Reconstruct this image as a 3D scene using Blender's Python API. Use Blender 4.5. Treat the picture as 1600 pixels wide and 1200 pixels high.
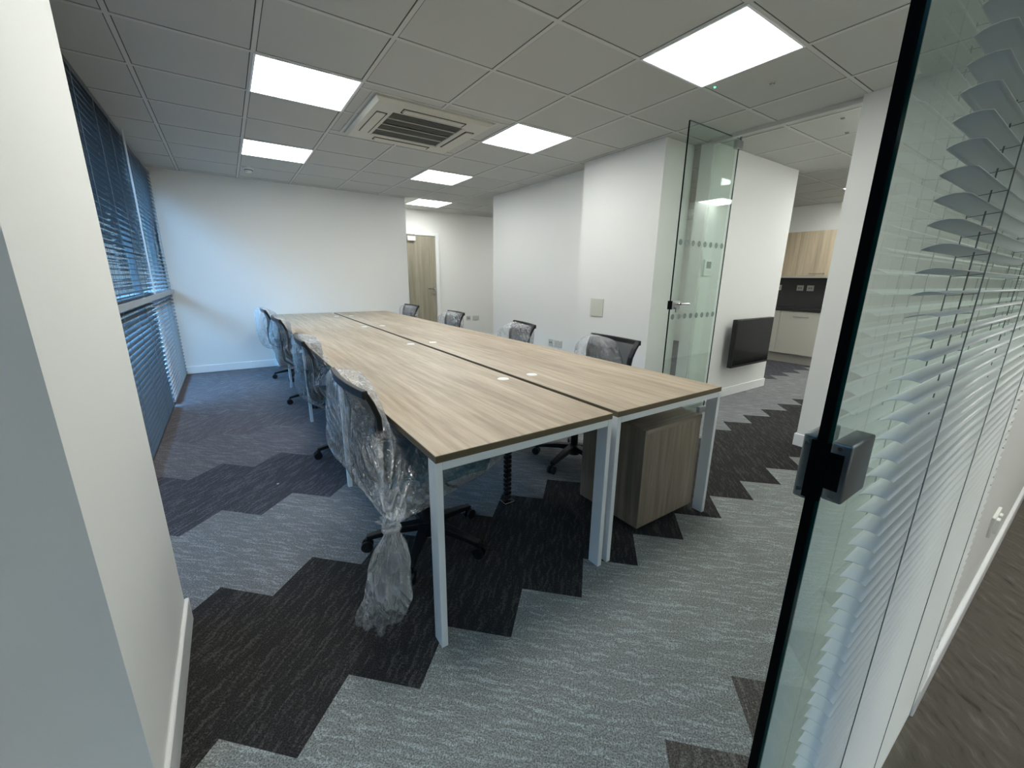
import bpy, bmesh, math, random
from mathutils import Vector, Matrix, noise
random.seed(7)
for o in list(bpy.data.objects): bpy.data.objects.remove(o, do_unlink=True)
SC = bpy.context.scene
COL = SC.collection
PI = math.pi

# ------------------------------------------------------------------ camera, sky, exposure
CZ = 1.28                      # eye height
H = 2.486                      # ceiling height
cam = bpy.data.cameras.new('camera'); camo = bpy.data.objects.new('camera', cam); COL.objects.link(camo)
cam.sensor_width = 36.0; cam.sensor_fit = 'HORIZONTAL'; cam.lens = 639.16/1600*36
cam.clip_start = 0.01; cam.clip_end = 100
Rr = Vector((0.8277505, -0.56095728, 0.01249182)); Ru = Vector((0.13046811, 0.21407678, 0.96806467)); Rf = Vector((0.54571713, 0.79968623, -0.2503892))
m = Matrix((Rr, Ru, -Rf)).transposed().to_4x4(); m.translation = Vector((0, 0, CZ))
camo.matrix_world = m
SC.camera = camo

SC.view_settings.view_transform = 'Standard'; SC.view_settings.look = 'None'
SC.view_settings.gamma = 1.0; SC.view_settings.use_curve_mapping = False
SC.view_settings.exposure = 1.32
try:
    SC.cycles.transparent_max_bounces = 24
    SC.cycles.max_bounces = 10; SC.cycles.diffuse_bounces = 5; SC.cycles.glossy_bounces = 4
    SC.cycles.sample_clamp_indirect = 4.0
except Exception: pass

PANEL_E = 6.5                  # luminance of the ceiling panels
SKY_E = 18.5
w = bpy.data.worlds.new('dusk'); SC.world = w; w.use_nodes = True
nt = w.node_tree; nt.nodes.clear()
out = nt.nodes.new('ShaderNodeOutputWorld'); bg = nt.nodes.new('ShaderNodeBackground')
tc = nt.nodes.new('ShaderNodeTexCoord'); sx = nt.nodes.new('ShaderNodeSeparateXYZ'); cr = nt.nodes.new('ShaderNodeValToRGB')
nt.links.new(tc.outputs['Generated'], sx.inputs[0]); nt.links.new(sx.outputs['Z'], cr.inputs[0])
nt.links.new(cr.outputs[0], bg.inputs[0]); nt.links.new(bg.outputs[0], out.inputs[0])
cr.color_ramp.elements[0].position = 0.02; cr.color_ramp.elements[0].color = (0.0006, 0.0012, 0.0020, 1)
cr.color_ramp.elements[1].position = 0.56; cr.color_ramp.elements[1].color = (0.30, 0.62, 1.0, 1)
e = cr.color_ramp.elements.new(0.32); e.color = (0.0012, 0.0030, 0.0055, 1)
bg.inputs[1].default_value = SKY_E

def portal(name, loc, rot, sx_, sy_):
    l = bpy.data.lights.new(name, 'AREA'); l.shape = 'RECTANGLE'; l.size = sx_; l.size_y = sy_
    l.cycles.is_portal = True
    o = bpy.data.objects.new(name, l); COL.objects.link(o); o.location = loc; o.rotation_euler = rot
portal('daylight_portal_office', (-0.80, 4.24, H/2), (0, -PI/2, 0), H, 5.0)
portal('daylight_portal_entrance', (-0.80, -0.55, 1.30), (0, -PI/2, 0), 2.2, 2.9)

# ------------------------------------------------------------------ node helpers
def s2l(c):
    return tuple(((v/255)/12.92 if v/255 <= .04045 else ((v/255+.055)/1.055)**2.4) for v in c)
class NB:
    def __init__(s, name):
        s.m = bpy.data.materials.new(name); s.m.use_nodes = True; s.t = s.m.node_tree; s.t.nodes.clear()
        s.out = s.t.nodes.new('ShaderNodeOutputMaterial')
    def n(s, ty, **k):
        x = s.t.nodes.new(ty)
        for a, b in k.items(): setattr(x, a, b)
        return x
    def l(s, a, b): s.t.links.new(a, b)
    def val(s, sock, v):
        if hasattr(v, 'is_linked') or isinstance(v, bpy.types.NodeSocket): s.l(v, sock)
        else: sock.default_value = v
    def math(s, op, a, b=0.0, c=0.0):
        x = s.n('ShaderNodeMath', operation=op); s.val(x.inputs[0], a); s.val(x.inputs[1], b)
        if op in ('MULTIPLY_ADD', 'WRAP', 'COMPARE', 'SMOOTH_MIN'): s.val(x.inputs[2], c)
        return x.outputs[0]
    def mix(s, f, a, b):
        x = s.n('ShaderNodeMix', data_type='RGBA'); s.val(x.inputs[0], f)
        s.val(x.inputs[6], a if not isinstance(a, tuple) else (*a[:3], 1)); s.val(x.inputs[7], b if not isinstance(b, tuple) else (*b[:3], 1))
        return x.outputs[2]
    def xyz(s, x, y, z=0.0):
        c = s.n('ShaderNodeCombineXYZ'); s.val(c.inputs[0], x); s.val(c.inputs[1], y); s.val(c.inputs[2], z); return c.outputs[0]
    def noise(s, vec, scale=5, detail=2, rough=.5):
        x = s.n('ShaderNodeTexNoise'); s.l(vec, x.inputs['Vector']); x.inputs['Scale'].default_value = scale
        x.inputs['Detail'].default_value = detail; x.inputs['Roughness'].default_value = rough; return x.outputs['Fac']
    def ramp(s, f, stops):
        x = s.n('ShaderNodeValToRGB'); s.l(f, x.inputs[0]); el = x.color_ramp.elements
        el[0].position, el[0].color = stops[0][0], (*stops[0][1], 1); el[1].position, el[1].color = stops[-1][0], (*stops[-1][1], 1)
        for p, c in stops[1:-1]: q = el.new(p); q.color = (*c, 1)
        return x.outputs[0]
    def pos(s):
        g = s.n('ShaderNodeNewGeometry'); x = s.n('ShaderNodeSeparateXYZ'); s.l(g.outputs['Position'], x.inputs[0]); return g, x
    def obj(s):
        g = s.n('ShaderNodeTexCoord'); x = s.n('ShaderNodeSeparateXYZ'); s.l(g.outputs['Object'], x.inputs[0]); return g.outputs['Object'], x
    def bump(s, h, strength=.2, dist=.01):
        b = s.n('ShaderNodeBump'); s.l(h, b.inputs['Height']); b.inputs['Strength'].default_value = strength; b.inputs['Distance'].default_value = dist
        return b.outputs[0]
    def pbr(s, col, rough=.5, metal=0.0, spec=.5, normal=None, **k):
        p = s.n('ShaderNodeBsdfPrincipled'); s.val(p.inputs['Base Color'], (*col[:3], 1) if isinstance(col, tuple) else col)
        s.val(p.inputs['Roughness'], rough); s.val(p.inputs['Metallic'], metal); p.inputs['Specular IOR Level'].default_value = spec
        if normal is not None: s.l(normal, p.inputs['Normal'])
        s.l(p.outputs[0], s.out.inputs[0]); return p

def plain(name, col, rough=.5, metal=0., spec=.5, grain=0., gscale=60):
    b = NB(name); c = s2l(col)
    o, x = b.obj()
    f = b.noise(o, gscale, 3)
    cc = b.mix(b.math('MULTIPLY', f, .12), c, tuple(v*.78 for v in c))
    nrm = b.bump(f, grain, .002) if grain else None
    b.pbr(cc, rough, metal, spec, nrm); return b.m

MT = {}
MT['wall'] = plain('wall_paint', (232, 232, 228), .75, spec=.2, grain=.05, gscale=180)
MT['wallc'] = MT['wall']
MT['white_gloss'] = plain('white_satin_trim', (238, 239, 238), .35)
MT['white_metal'] = plain('white_powder_coat', (236, 239, 242), .35, grain=.03, gscale=400)
MT['plastic_white'] = plain('white_plastic', (232, 232, 226), .4)
MT['socket'] = plain('socket_plastic', (196, 197, 192), .4)
MT['plastic_cream'] = plain('cream_plastic', (205, 205, 192), .45)
MT['ac'] = plain('cassette_plastic', (205, 204, 192), .5)
MT['black'] = plain('black_plastic', (16, 17, 20), .45, grain=.1, gscale=300)
MT['black_gloss'] = plain('black_gloss', (5, 5, 6), .12, spec=.22)
MT['seal'] = plain('black_seal', (3, 4, 4), .6, spec=.08)
MT['steel'] = plain('brushed_steel', (170, 172, 172), .28, 1.0)
MT['steel_dark'] = plain('satin_nickel', (128, 136, 140), .35, .9)
MT['chrome'] = plain('chrome', (200, 200, 200), .12, 1.0)
MT['edge'] = plain('dark_edge_band', (104, 90, 66), .5)
MT['cord'] = plain('blind_cord', (120, 126, 130), .8)
MT['blind'] = plain('blind_slat_white', (222, 226, 224), .38, grain=.0)
MT['blind_dark'] = plain('blind_slat_silver', (128, 132, 136), .35, .2)
MT['rail'] = plain('grey_rail', (150, 154, 156), .4, .2)
MT['mullion_lit'] = plain('lit_mullion_pale', (215, 220, 224), .35)
MT['blind_near'] = plain('blind_slat_graphite', (58, 60, 63), .45, .0)
MT['frame'] = plain('window_frame_alu', (110, 114, 118), .4, .4)
MT['kitchen_white'] = plain('kitchen_white', (196, 194, 182), .35)
MT['worktop'] = plain('dark_worktop', (38, 38, 38), .3, gscale=30)
MT['splash'] = plain('slate_splashback', (62, 62, 64), .25, gscale=12)
MT['grille'] = plain('grille_dark', (112, 114, 108), .6)
MT['groove'] = plain('dark_gap', (52, 52, 46), .8)
MT['plinth'] = plain('plinth_grey', (160, 158, 150), .4)

def teal():
    b = NB('teal_fabric'); o, x = b.obj(); f = b.noise(o, 220, 3)
    c = b.mix(f, s2l((14, 74, 98)), s2l((28, 104, 130))); b.pbr(c, .9, spec=.2, normal=b.bump(f, .3, .002)); return b.m
MT['teal'] = teal()

def glow(name, col, e):
    b = NB(name); o, x = b.obj()
    # flat LED diffuser, a touch dimmer right at the rim
    em = b.n('ShaderNodeEmission'); em.inputs[0].default_value = (*col, 1); em.inputs[1].default_value = e; b.l(em.outputs[0], b.out.inputs[0]); return b.m
MT['led'] = glow('led_diffuser', (.98, 1.0, .97), PANEL_E)
MT['green_led'] = glow('green_led', (.05, 1, .35), 3)

def wood(name, axis, c1, c2, c3, rough=.42, s=1.0):
    """streaky laminate; axis = grain direction in world space"""
    b = NB(name); g, p = b.pos()
    ax = {'x': 0, 'y': 1, 'z': 2}[axis]
    comps = [b.math('MULTIPLY', p.outputs[i], (1.2 if i == ax else 22.0)*s) for i in range(3)]
    v = b.xyz(*comps)
    v2 = b.xyz(*[b.math('MULTIPLY', p.outputs[i], (.5 if i == ax else 5.0)*s) for i in range(3)])
    f1 = b.noise(v, 1.6, 5, .65); f2 = b.noise(v2, 1.3, 3, .5)
    f = b.math('ADD', b.math('MULTIPLY', f1, .6), b.math('MULTIPLY', f2, .4))
    c = b.ramp(f, [(.36, s2l(c1)), (.5, s2l(c2)), (.64, s2l(c3))])
    b.pbr(c, rough, spec=.35, normal=b.bump(f1, .05, .002)); return b.m
MT['desk'] = wood('oak_laminate_top', 'y', (148, 130, 110), (170, 153, 131), (192, 176, 155), .5)
MT['ped'] = wood('grey_oak_laminate', 'z', (116, 105, 92), (141, 129, 114), (165, 153, 138), .5, .8)
MT['pedtop'] = wood('grey_oak_laminate_top', 'x', (116, 105, 92), (141, 129, 114), (165, 153, 138), .5, .8)
MT['door'] = wood('grey_oak_door', 'z', (132, 126, 110), (152, 146, 129), (172, 166, 149), .5, .6)
MT['kdoor'] = wood('pale_oak_door', 'z', (168, 152, 128), (190, 174, 148), (212, 198, 172), .5, .5)

def carpet():
    b = NB('plank_carpet'); g, p = b.pos(); X, Y = p.outputs[0], p.outputs[1]
    P = .35355
    t = b.math('FRACT', b.math('DIVIDE', b.math('ADD', X, .01), P))
    zig = b.math('SUBTRACT', 1.0, b.math('MULTIPLY', b.math('ABSOLUTE', b.math('SUBTRACT', t, .5)), 2.0))
    s = b.math('DIVIDE', b.math('SUBTRACT', Y, b.math('ADD', .299, b.math('MULTIPLY', zig, .1768))), .7071)
    k = b.math('FLOOR', s)
    odd = b.math('FRACT', b.math('MULTIPLY', b.math('ADD', k, 100.0), .5))
    odd = b.math('GREATER_THAN', odd, .25)                 # 1 = "/" planks
    sg = b.math('SUBTRACT', b.math('MULTIPLY', odd, 2.0), 1.0)
    L = b.math('MULTIPLY', b.math('ADD', X, b.math('MULTIPLY', sg, Y)), .7071)
    Cc = b.math('MULTIPLY', b.math('SUBTRACT', Y, b.math('MULTIPLY', sg, X)), .7071)
    pl = b.math('FLOOR', b.math('DIVIDE', b.math('ADD', Cc, .007), .25))
    wob = b.math('MULTIPLY', b.noise(b.xyz(b.math('MULTIPLY', L, 22), b.math('MULTIPLY', Cc, 10), pl), 1.0, 1.5), .030)
    v = b.xyz(b.math('MULTIPLY', L, 9.0), b.math('MULTIPLY', b.math('ADD', Cc, wob), 78), b.math('MULTIPLY', b.math('ADD', pl, b.math('MULTIPLY', k, 7)), 3.7))
    st = b.noise(v, 1.0, 2.5, .6)
    pile = b.noise(b.xyz(b.math('MULTIPLY', L, 230), b.math('MULTIPLY', Cc, 230)), 1.0, 2)
    br = b.noise(b.xyz(b.math('MULTIPLY', L, 150), b.math('MULTIPLY', Cc, 60)), 1.0, 1)
    stb = b.math('ADD', st, b.math('MULTIPLY', b.math('SUBTRACT', br, .5), .5))
    mask = b.n('ShaderNodeMapRange'); mask.inputs[1].default_value = .50; mask.inputs[2].default_value = .66; b.l(stb, mask.inputs[0])
    def lvl(vals):  # pick by band index
        r = None
        for i, c in enumerate(vals):
            if r is None: r = c
            else: r = b.mix(b.math('GREATER_THAN', k, i-1.5), r, c)
        return r
    base = lvl([s2l(c) for c in [(90, 86, 82), (136, 139, 136), (52, 51, 51), (122, 123, 124), (72, 72, 77), (104, 102, 106), (98, 95, 99)]])
    strk = lvl([s2l(c) for c in [(118, 115, 111), (166, 172, 172), (78, 76, 75), (150, 153, 156), (100, 100, 106), (130, 128, 132), (124, 121, 125)]])
    c = b.mix(mask.outputs[0], base, strk)
    pc = b.n('ShaderNodeMapRange'); pc.inputs[1].default_value = .38; pc.inputs[2].default_value = .62; pc.inputs[3].default_value = .55; pc.inputs[4].default_value = 1.35; b.l(pile, pc.inputs[0])
    vm = b.n('ShaderNodeVectorMath', operation='SCALE'); b.l(c, vm.inputs[0]); b.l(pc.outputs[0], vm.inputs['Scale']); c = vm.outputs[0]
    h = b.math('ADD', b.math('MULTIPLY', pile, .6), b.math('MULTIPLY', mask.outputs[0], .5))
    b.pbr(c, .95, spec=.1, normal=b.bump(h, .5, .004)); return b.m
MT['carpet'] = carpet()
def carpet2():
    b = NB('brown_corridor_carpet'); g, p = b.pos(); X, Y = p.outputs[0], p.outputs[1]
    L = b.math('MULTIPLY', b.math('ADD', X, Y), .7071); Cc = b.math('MULTIPLY', b.math('SUBTRACT', Y, X), .7071)
    st = b.noise(b.xyz(b.math('MULTIPLY', L, 9), b.math('MULTIPLY', b.math('ADD', Cc, b.math('MULTIPLY', b.noise(b.xyz(b.math('MULTIPLY', L, 14), b.math('MULTIPLY', Cc, 8)), 1.0, 1), .04)), 42)), 1.0, 3, .6)
    pile = b.noise(b.xyz(b.math('MULTIPLY', L, 260), b.math('MULTIPLY', Cc, 260)), 1.0, 2)
    c = b.ramp(st, [(.26, s2l((70, 66, 60))), (.40, s2l((94, 89, 81))), (.58, s2l((101, 96, 88))), (.74, s2l((122, 116, 107)))])
    c = b.mix(b.math('MULTIPLY', pile, .35), c, s2l((60, 56, 50)))
    b.pbr(c, .95, spec=.1, normal=b.bump(b.math('ADD', st, pile), .4, .004)); return b.m
MT['carpet2'] = carpet2()

def ceiling_mat():
    b = NB('ceiling_tile'); g, p = b.pos()
    d = []
    for i, o in ((0, .2906), (1, 1.2303)):
        f = b.math('FRACT', b.math('DIVIDE', b.math('SUBTRACT', p.outputs[i], o - 60.0), .6))
        d.append(b.math('MULTIPLY', b.math('SUBTRACT', .5, b.math('ABSOLUTE', b.math('SUBTRACT', f, .5))), .6))
    dm = b.math('MINIMUM', d[0], d[1])
    gr = b.math('LESS_THAN', dm, .0165)
    n = b.noise(g.outputs['Position'], 260, 3)
    c = b.mix(b.math('MULTIPLY', n, .10), s2l((196, 197, 192)), s2l((158, 158, 154)))
    c = b.mix(gr, c, s2l((96, 96, 92)))  # shadow edges beside the grid bars, painted as dark lines
    b.pbr(c, .9, spec=.1, normal=b.bump(n, .12, .002)); return b.m
MT['ceiling'] = ceiling_mat()
MT['tbar'] = plain('ceiling_grid_white', (204, 204, 200), .6)

def arch_glass(name, tint, refl=1.0, haze=0.0, base=.04):
    b = NB(name); g = b.n('ShaderNodeNewGeometry')
    dt = b.n('ShaderNodeVectorMath', operation='DOT_PRODUCT'); b.l(g.outputs['Normal'], dt.inputs[0]); b.l(g.outputs['Incoming'], dt.inputs[1])
    c = b.math('ABSOLUTE', dt.outputs['Value'])
    f = b.math('ADD', base, b.math('MULTIPLY', b.math('POWER', b.math('SUBTRACT', 1.0, c), 5.0), (1-base)*refl))
    tr = b.n('ShaderNodeBsdfTransparent'); tr.inputs[0].default_value = (*tint, 1)
    gl = b.n('ShaderNodeBsdfGlossy'); gl.inputs['Roughness'].default_value = 0.0; gl.inputs[0].default_value = (.95, 1, .97, 1)
    mx = b.n('ShaderNodeMixShader'); b.l(f, mx.inputs[0]); b.l(tr.outputs[0], mx.inputs[1]); b.l(gl.outputs[0], mx.inputs[2])
    b.l(mx.outputs[0], b.out.inputs[0]); return b.m
MT['glass'] = arch_glass('clear_green_glass', (.90, .945, .925))
MT['glass_far'] = arch_glass('toughened_glass', (.91, .95, .93))
MT['glass_window'] = arch_glass('window_glass', (.75, .82, .86))
MT['glass_dimmed'] = arch_glass('daylight_dimming_glass', (.18, .195, .20))  # unseen entrance pane, darkened to hold back the blue daylight
def glass_edge():
    b = NB('glass_edge_green'); o, x = b.obj(); f = b.noise(o, 8, 2)
    b.pbr(b.mix(f, s2l((4, 46, 42)), s2l((10, 76, 66))), .1); return b.m
MT['glass_edge'] = glass_edge()
def dotm():
    b = NB('frosted_dot'); tr = b.n('ShaderNodeBsdfTransparent'); tr.inputs[0].default_value = (.8, .85, .82, 1)
    df = b.n('ShaderNodeBsdfDiffuse'); df.inputs[0].default_value = (.32, .38, .35, 1)
    mx = b.n('ShaderNodeMixShader'); o, x = b.obj(); b.l(b.math('ADD', .5, b.math('MULTIPLY', b.noise(o, 90), .15)), mx.inputs[0]); b.l(tr.outputs[0], mx.inputs[1]); b.l(df.outputs[0], mx.inputs[2]); b.l(mx.outputs[0], b.out.inputs[0]); return b.m
MT['dot'] = dotm()

def bagm(name='clear_polythene', haze=.02, spec=.11, sc=1.0, sk=.40):
    b = NB(name); o, x = b.obj(); g = b.n('ShaderNodeNewGeometry')
    wn = b.n('ShaderNodeTexNoise'); wn.inputs['Scale'].default_value = 3.2*sc; b.l(o, wn.inputs['Vector'])
    wv = b.n('ShaderNodeVectorMath', operation='MULTIPLY_ADD'); b.l(wn.outputs['Color'], wv.inputs[0]); wv.inputs[1].default_value = (.35, .35, .5)
    b.l(o, wv.inputs[2])
    st = b.n('ShaderNodeVectorMath', operation='MULTIPLY'); b.l(wv.outputs[0], st.inputs[0]); st.inputs[1].default_value = (1, 1, .28)
    def ridge(scale, k, det=2):
        n = b.noise(st.outputs[0], scale, det, .5)
        return b.math('MAXIMUM', b.math('SUBTRACT', 1.0, b.math('MULTIPLY', b.math('ABSOLUTE', b.math('SUBTRACT', n, .5)), k)), 0.0)
    r1 = ridge(11*sc, 16.0); r2 = ridge(26*sc, 11.0, 3)
    rr = b.math('MAXIMUM', r1, b.math('MULTIPLY', r2, .6))
    patch = b.n('ShaderNodeMapRange'); patch.inputs[1].default_value = .44; patch.inputs[2].default_value = .60; b.l(b.noise(o, 6*sc, 2), patch.inputs[0])
    streak = b.math('MULTIPLY', b.math('POWER', rr, 1.6), b.math('ADD', .25, b.math('MULTIPLY', patch.outputs[0], .75)))
    n1 = b.noise(st.outputs[0], 16*sc, 4, .6)
    at = b.n('ShaderNodeAttribute', attribute_name='layers')
    hh = b.math('ADD', b.math('ADD', b.math('MULTIPLY', n1, 1.0), b.math('MULTIPLY', rr, .35)), b.math('MULTIPLY', at.outputs['Fac'], .8))
    nrm = b.bump(hh, 1.0, .035)
    dt = b.n('ShaderNodeVectorMath', operation='DOT_PRODUCT'); b.l(g.outputs['Normal'], dt.inputs[0]); b.l(g.outputs['Incoming'], dt.inputs[1])
    inv = b.math('SUBTRACT', 1.0, b.math('ABSOLUTE', dt.outputs['Value']))
    fr = b.math('POWER', inv, 3.0)
    tr = b.n('ShaderNodeBsdfTransparent'); tr.inputs[0].default_value = (.97, .975, .98, 1)
    gl = b.n('ShaderNodeBsdfGlossy'); gl.inputs['Roughness'].default_value = .10; b.l(nrm, gl.inputs['Normal'])
    df = b.n('ShaderNodeBsdfDiffuse'); df.inputs[0].default_value = (.78, .80, .82, 1); b.l(nrm, df.inputs['Normal'])
    hz = b.math('ADD', b.math('MULTIPLY_ADD', at.outputs['Fac'], .5, haze), b.math('ADD', b.math('MULTIPLY', fr, .25), b.math('MULTIPLY', streak, sk)))
    sp = b.math('ADD', b.math('MULTIPLY_ADD', at.outputs['Fac'], .12, spec), b.math('ADD', b.math('MULTIPLY', fr, .35), b.math('MULTIPLY', streak, .15)))
    m1 = b.n('ShaderNodeMixShader'); b.l(hz, m1.inputs[0]); b.l(tr.outputs[0], m1.inputs[1]); b.l(df.outputs[0], m1.inputs[2])
    m2 = b.n('ShaderNodeMixShader'); b.l(sp, m2.inputs[0]); b.l(m1.outputs[0], m2.inputs[1]); b.l(gl.outputs[0], m2.inputs[2])
    b.l(m2.outputs[0], b.out.inputs[0]); return b.m
MT['bag'] = bagm()
MT['bag_knotted'] = bagm('knotted_polythene', .05, .09, .8, .12)
MT['tail'] = bagm('gathered_polythene', .13, .12, .7, .30)

def meshfab():
    b = NB('chair_mesh'); o, x = b.obj()
    w1 = b.math('ABSOLUTE', b.math('SINE', b.math('MULTIPLY', x.outputs[1], 900))); w2 = b.math('ABSOLUTE', b.math('SINE', b.math('MULTIPLY', x.outputs[2], 900)))
    f = b.math('ADD', .68, b.math('MULTIPLY', b.math('MAXIMUM', w1, w2), .22))
    tr = b.n('ShaderNodeBsdfTransparent'); p = b.n('ShaderNodeBsdfPrincipled'); p.inputs['Base Color'].default_value = (*s2l((24, 26, 30)), 1); p.inputs['Roughness'].default_value = .7
    mx = b.n('ShaderNodeMixShader'); b.l(f, mx.inputs[0]); b.l(tr.outputs[0], mx.inputs[1]); b.l(p.outputs[0], mx.inputs[2]); b.l(mx.outputs[0], b.out.inputs[0]); return b.m
MT['mesh'] = meshfab()

# ------------------------------------------------------------------ mesh helpers
class MB:
    def __init__(s): s.b = bmesh.new()
    def box(s, x0, x1, y0, y1, z0, z1, bev=0, seg=2):
        x0, x1 = sorted((x0, x1)); y0, y1 = sorted((y0, y1)); z0, z1 = sorted((z0, z1))
        r = bmesh.ops.create_cube(s.b, size=1.0, matrix=Matrix.Translation(((x0+x1)/2, (y0+y1)/2, (z0+z1)/2)) @ Matrix.Diagonal((x1-x0, y1-y0, z1-z0, 1)))
        if bev: bmesh.ops.bevel(s.b, geom=list({e for v in r['verts'] for e in v.link_edges}), offset=bev, segments=seg, affect='EDGES', profile=.5)
        return s
    def cyl(s, p, q, r1, r2=None, n=20, cap=True):
        p, q = Vector(p), Vector(q); d = q-p; r2 = r1 if r2 is None else r2
        M = Matrix.Translation((p+q)/2) @ d.to_track_quat('Z', 'Y').to_matrix().to_4x4()
        bmesh.ops.create_cone(s.b, cap_ends=cap, segments=n, radius1=r1, radius2=r2, depth=d.length, matrix=M); return s
    def sph(s, c, r, n=12, sc=(1, 1, 1)):
        bmesh.ops.create_uvsphere(s.b, u_segments=n*2, v_segments=n, radius=r, matrix=Matrix.Translation(c) @ Matrix.Diagonal((*sc, 1))); return s
    def tube(s, pts, r, n=8, closed=False):
        pts = [Vector(p) for p in pts]; N = len(pts); rings = []
        rs = r if isinstance(r, (list, tuple)) else [r]*N
        up = Vector((0, 0, 1))
        for i, p in enumerate(pts):
            a = pts[(i-1) % N] if closed or i > 0 else p; c = pts[(i+1) % N] if closed or i < N-1 else p
            d = (c-a).normalized(); u = d.cross(up)
            if u.length < .1: u = d.cross(Vector((1, 0, 0)))
            u.normalize(); v = d.cross(u).normalized()
            rings.append([s.b.verts.new(p + (u*math.cos(2*PI*k/n) + v*math.sin(2*PI*k/n))*rs[i]) for k in range(n)])
        for i in range(N if closed else N-1):
            A, B = rings[i], rings[(i+1) % N]
            for k in range(n): s.b.faces.new((A[k], A[(k+1) % n], B[(k+1) % n], B[k]))
        if not closed:
            s.b.faces.new(rings[0]); s.b.faces.new(rings[-1][::-1])
        return s
    def flatbar(s, pts, w, h, nrm=Vector((0, 0, 1))):
        pts = [Vector(p) for p in pts]; R = []
        for i, p in enumerate(pts):
            d = (pts[min(i+1, len(pts)-1)] - pts[max(i-1, 0)]).normalized(); u = d.cross(nrm).normalized(); v = u.cross(d).normalized()
            ww = w[i] if isinstance(w, list) else w; hh = h[i] if isinstance(h, list) else h
            R.append([s.b.verts.new(p + u*a*ww/2 + v*c*hh/2) for a, c in ((-1, -1), (1, -1), (1, 1), (-1, 1))])
        for A, B in zip(R, R[1:]):
            for k in range(4): s.b.faces.new((A[k], A[(k+1) % 4], B[(k+1) % 4], B[k]))
        s.b.faces.new(R[0][::-1]); s.b.faces.new(R[-1]); return s
    def poly(s, pts): s.b.faces.new([s.b.verts.new(p) for p in pts]); return s
    def prism(s, pts2, z0, z1):
        A = [s.b.verts.new((x, y, z0)) for x, y in pts2]; B = [s.b.verts.new((x, y, z1)) for x, y in pts2]; n = len(A)
        s.b.faces.new(A[::-1]); s.b.faces.new(B)
        for i in range(n): s.b.faces.new((A[i], A[(i+1) % n], B[(i+1) % n], B[i]))
        return s
    def build(s, name, mat, parent=None, smooth=False, bevel=0):
        bmesh.ops.recalc_face_normals(s.b, faces=s.b.faces[:])
        me = bpy.data.meshes.new(name); s.b.to_mesh(me); s.b.free()
        o = bpy.data.objects.new(name, me); COL.objects.link(o)
        for mm in (mat if isinstance(mat, list) else [mat]): me.materials.append(MT[mm] if isinstance(mm, str) else mm)
        if smooth:
            for p in me.polygons: p.use_smooth = True
            if smooth != 'all':
                try: me.set_sharp_from_angle(angle=math.radians(40))
                except Exception: pass
        if bevel:
            md = o.modifiers.new('bevel', 'BEVEL'); md.width = bevel; md.segments = 2; md.limit_method = 'ANGLE'
        if parent is not None: o.parent = parent
        return o
def tag(o, label, cat, group=None):
    o['label'] = label; o['category'] = cat
    if group: o['group'] = group
    return o
def thing(name, label, cat, loc=(0, 0, 0), rz=0, group=None):
    o = bpy.data.objects.new(name, None); o.empty_display_size = .1; COL.objects.link(o); o.location = loc; o.rotation_euler = (0, 0, rz)
    return tag(o, label, cat, group)
def struct(o, cat=None, label=None):
    o['kind'] = 'structure'
    if label: o['label'] = label
    if cat: o['category'] = cat
    return o
def semp(name, loc=(0, 0, 0), rz=0):
    o = bpy.data.objects.new(name, None); COL.objects.link(o); o.location = loc; o.rotation_euler = (0, 0, rz); o['kind'] = 'structure'; return o
def copy_tree(o, parent=None):
    c = o.copy(); COL.objects.link(c); c.parent = parent
    if parent is not None: c.matrix_parent_inverse = o.matrix_parent_inverse.copy()
    for ch in list(o.children): copy_tree(ch, c)
    return c

# ------------------------------------------------------------------ the room shell
FW = 6.755            # far wall plane
XW = -0.61            # window wall plane
struct(MB().box(XW-.3, 8.2, .11, 8.2, -.1, 0).build('floor', 'carpet'), 'floor', 'grey herringbone plank carpet in light and dark zigzag bands')
struct(MB().box(XW-.3, 8.2, -2.7, .11, -.1, 0).build('floor_corridor', 'carpet2'), 'floor', 'brown streaked carpet outside the glass screen')
# make the camera-side floor left of the screen grey too: the brown carpet starts at the screen base
struct(MB().box(XW-.3, 8.2, -2.7, 8.2, H, H+.1).build('ceiling', 'ceiling'), 'ceiling', 'suspended ceiling of grey square tiles')
g = MB()
for i in range(-3, 14):
    x = .2906+.6*i; g.box(x-.0115, x+.0115, -2.7, 8.1, H-.003, H+.001)
for j in range(-7, 12):
    y = 1.2303+.6*j; g.box(XW, 8.1, y-.0115, y+.0115, H-.0032, H+.001)
struct(g.build('trim_1', 'tbar'), 'ceiling grid', 'white ceiling grid bars between the tiles')

struct(MB().box(XW-.02, 2.505, FW, FW+.12, 0, H).build('wall_far', 'wall'), 'wall', 'white far wall at the end of the desks')
struct(MB().box(2.385, 2.505, FW+.12, 7.7, 0, H).build('wall_recess_left', 'wall'))
struct(MB().box(2.385, 8.1, 7.7, 7.82, 0, H).build('wall_back', 'wall'))
struct(MB().box(3.54, 3.66, 2.55, 5.76, 0, H).build('wall_right', 'wall'))
struct(MB().box(3.335, 3.76, 2.55, 3.565, 0, H).build('wall_column', 'wall'))
struct(MB().box(3.66, 6.6, 5.64, 5.76, 0, H).build('wall_behind', 'wall'))
struct(MB().box(3.76, 5.46, 2.365, 2.485, 0, H).build('wall_screen', 'wall'))
struct(MB().box(3.65, 3.77, .21, 1.265, 0, H).build('wall_near_right', 'wall'))
struct(MB().box(8.0, 8.12, -2.7, 7.8, 0, H).build('wall_kitchen', 'wall'))
struct(MB().box(1.650, 8.0, .11, .21, 0, H).build('wall_corridor', 'wall'))
struct(MB().box(XW-.02, -.285, 1.03, 1.735, 0, H).build('wall_pier', 'wall'))
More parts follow.
